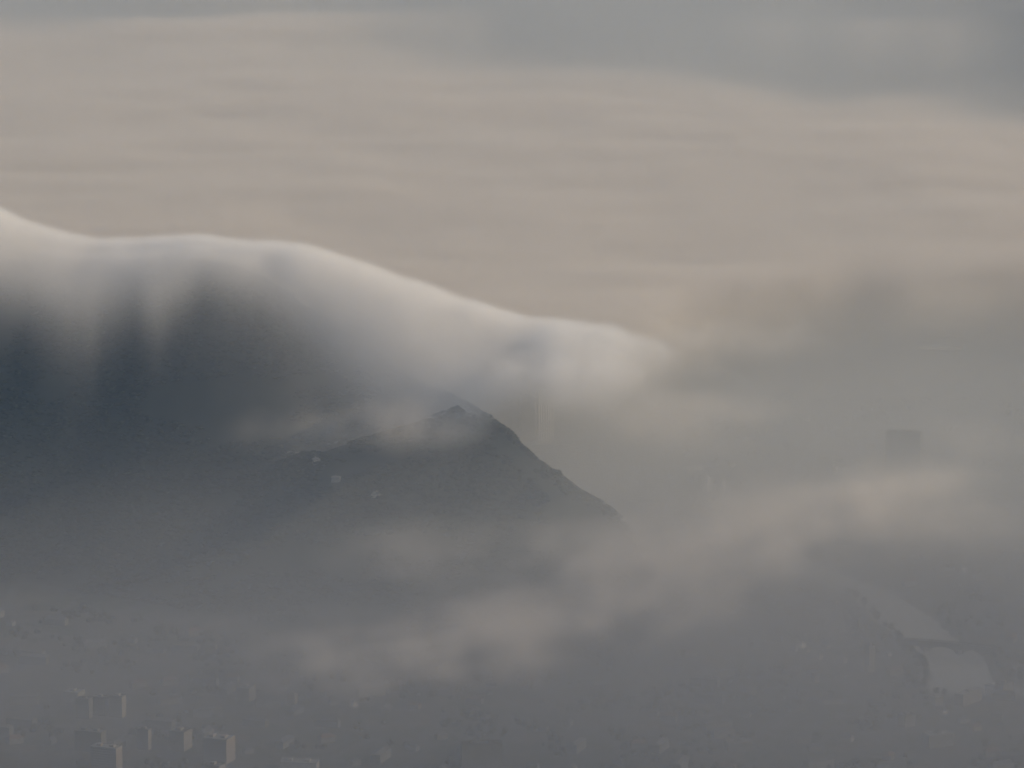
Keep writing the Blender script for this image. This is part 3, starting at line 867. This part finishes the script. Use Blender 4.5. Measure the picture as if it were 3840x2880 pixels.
LL = np.array([zat(a * V, b * V, 7560) for a, b in LO])
Zl = np.interp(Xc, LL[:, 0], LL[:, 1])
vx, vy = proj(Xc, Yc2, Hh + 12)
vx /= V; vy /= V
nL = fbm(Xc, Yc2, 0, (90, 340, 100), 3, 21)
nF = fbm(Xc, Yc2, 0, (26, 300, 100), 3, 22)
Lo = np.interp(vx, [a for a, b in LO], [b for a, b in LO])
Up = np.interp(vx, [a for a, b in UP], [b for a, b in UP])
CRv = np.interp(vx, [a[0] for a in CREST], [a[1] for a in CREST])
DK = np.interp(vx, [-900, -100, 0, 60, 110, 150, 195, 225, 290, 335, 380, 440, 560, 650, 750, 850, 950, 1050, 1150],
               [100, 95, 88, 84, 100, 112, 104, 82, 66, 88, 66, 44, 46, 62, 88, 112, 122, 110, 90])
Fn = np.exp(-np.clip((vy - CRv + 4) / DK * (1 + .10 * nL + .05 * nF), 0, 9) ** 1.35)
Fv = np.interp(vx, [-100, 100, 300, 450, 600, 800, 1000], [.02, .03, .055, .09, .13, .19, .15])
Fn = Fn * (1 + .06 * nL) + Fv * np.exp(-(np.clip(vy - CRv, 0, 2000) / np.interp(vx, [0, 300, 600, 1000], [110, 230, 330, 240])) ** 2) * (1 + .12 * nL)
right = sm((Xc + 300) / 330)                                               # where the cloud leaves the ground
dYn = Yc - Yc2
Tn = (Zu - Zc)
# near side: upper face follows the slope down
drop = np.clip(dYn, 0, None)
ztop_n = np.maximum(Hh + Tn * (1 - .35 * sm(drop / 350)), Hh + 14 + 48 * sm(drop / 70))
ztop_n = ztop_n * (1 - right) + right * (Zu - 0.16 * drop)
zbot_n = Hh * (1 - right) + right * np.maximum(Zl, Hh)
Fb = 1 - sm((Yc2 - Yc - 350) / 450)
ztop_f = Zu - sm((Yc2 - Yc) / 700) * np.clip(Zu - 215, 0, None) - 0.04 * np.clip(Yc2 - Yc, 0, 900)
zt = np.where(Yc2 < Yc, ztop_n, ztop_f)
zb = np.where(Yc2 < Yc, zbot_n, np.maximum(Zl, 60) * right + Hh * (1 - right))
F = np.where(Yc2 < Yc, Fn * (1 - right) + right * (1 - sm((drop - 60) / 330)), Fb)
F = F * (1 - sm((Xc - 225) / 170))
n3 = fbm(X, Y, Z, (55, 90, 60), 4, 23)
n4 = fbm(X, Y, Z, (150, 200, 120), 2, 24)
zt3, zb3, F3, Hh3 = zt[:, :, None], zb[:, :, None], F[:, :, None], Hh[:, :, None]
edge_w = 20 + 18 * sm((X - 50) / 200)
streak = (1 + .06 * (nF + nL)[:, :, None] * sm((Yc - Yc2)[:, :, None] / 60))
S = sm((zt3 - Z + 5 + (4 + 4 * right[:, :, None]) * n3 + 2 * n4) / edge_w) * sm((Z - zb3 + 10 * n4 * right[:, :, None]) / (12 + 70 * right[:, :, None]) + .35 * (1 - right[:, :, None]))
D = CAP_D * (1 - .1 * sm((X + 420) / 260)) * F3 * S * np.clip(streak, .1, 2) * (1 + .25 * n3 * right[:, :, None] + .12 * n4)
# the right shoulder thins downwards, torn at its foot
thin = np.exp(-np.clip((zt3 - Z) / (112 + 14 * n4), 0, 6) ** 1.6)
D = D * (1 - right[:, :, None] * (1 - thin * (1 + .35 * n4)))
D = D * (Z > Hh3 - 14)
o = vol_grid('cap_cloud', lo, hi, res, D, vol_mat('cap_cloud_vapour', (1, 1, 1), .002, True, 2.2, .0))
tag(o, label='smooth bright cap of cloud pouring over the mountain crest and down its right shoulder', cat='cloud', kind='stuff')

# --- low banks of mist drifting over the town: (view x, view y, height, half width m, half depth m, half height m, heading deg, density)
lo, hi, res = (-760, 6250, 4), (1000, 8650, 300), (177, 161, 50)
X, Y, Z = axes(lo, hi, res)
W1 = fbm(X, Y, Z, (130, 190, 90), 4, 31)
W2 = fbm(X, Y, Z, (45, 80, 36), 3, 32)
W3 = fbm(X, Y, Z, (110, 150, 80), 2, 33)
D = np.zeros(res, np.float32)
for vx, vy, z, a, b, c, rot, dens in BANKS:
    q = at(vx * V, vy * V, z)
    cr_, sr_ = math.cos(R(rot)), math.sin(R(rot))
    dx, dy = X - q.x + 28 * W1, Y - q.y + 55 * W3
    u = (dx * cr_ + dy * sr_) / a
    v = (-dx * sr_ + dy * cr_) / b
    r2 = u * u + v * v + ((Z - z) / c) ** 2
    g = np.exp(-.8 * r2)
    D += .62 * dens * g * np.clip(1 + 1.35 * W1 + .7 * W2, 0, 3)
for pts, wid, hz_, dens in BANDS:
    Q = np.array([tuple(at(a * V, b * V, z)) for a, b, z in pts])
    best = np.full(np.broadcast(X, Y).shape, 9e9); zc = best * 0; tx = best * 0
    acc = 0.0
    for A0, A1 in zip(Q[:-1], Q[1:]):
        d = A1[:2] - A0[:2]; ll = np.hypot(*d)
        tt = np.clip(((X - A0[0]) * d[0] + (Y - A0[1]) * d[1]) / ll ** 2, 0, 1)
        ds = np.hypot(X - A0[0] - tt * d[0], Y - A0[1] - tt * d[1])
        side = ((X - A0[0]) * -d[1] + (Y - A0[1]) * d[0]) / ll
        upd = ds < best
        best = np.where(upd, ds, best); zc = np.where(upd, A0[2] + tt * (A1[2] - A0[2]), zc); tx = np.where(upd, acc + tt * ll, tx)
        acc += ll
    ends = sm(tx / 160) * sm((acc - tx) / 200)
    along = fbm(tx, best, 0 * tx + Z * 1.5, (240, 46, 46), 5, 41, .6)
    g = np.exp(-(best / (wid * (1 + .35 * W3))) ** 2) * np.exp(-((Z - zc) / hz_) ** 2) * ends
    D += dens * g * np.clip(.95 + 1.7 * along + .7 * W1 + .8 * W2, .12, 3) ** 1.15
D = np.where(Z > rough_height(X[:, :, 0], Y[:, :, 0])[:, :, None] - 10, D, 0)
D = np.clip(D - 2.5e-4, 0, None)
o = vol_grid('mist_banks', lo, hi, res, D, vol_mat('mist_bank_vapour', (1, .955, .90), .002, True, 3.5, .0))
tag(o, label='torn low banks of pinkish mist drifting over the river side of the town', cat='mist', kind='stuff')
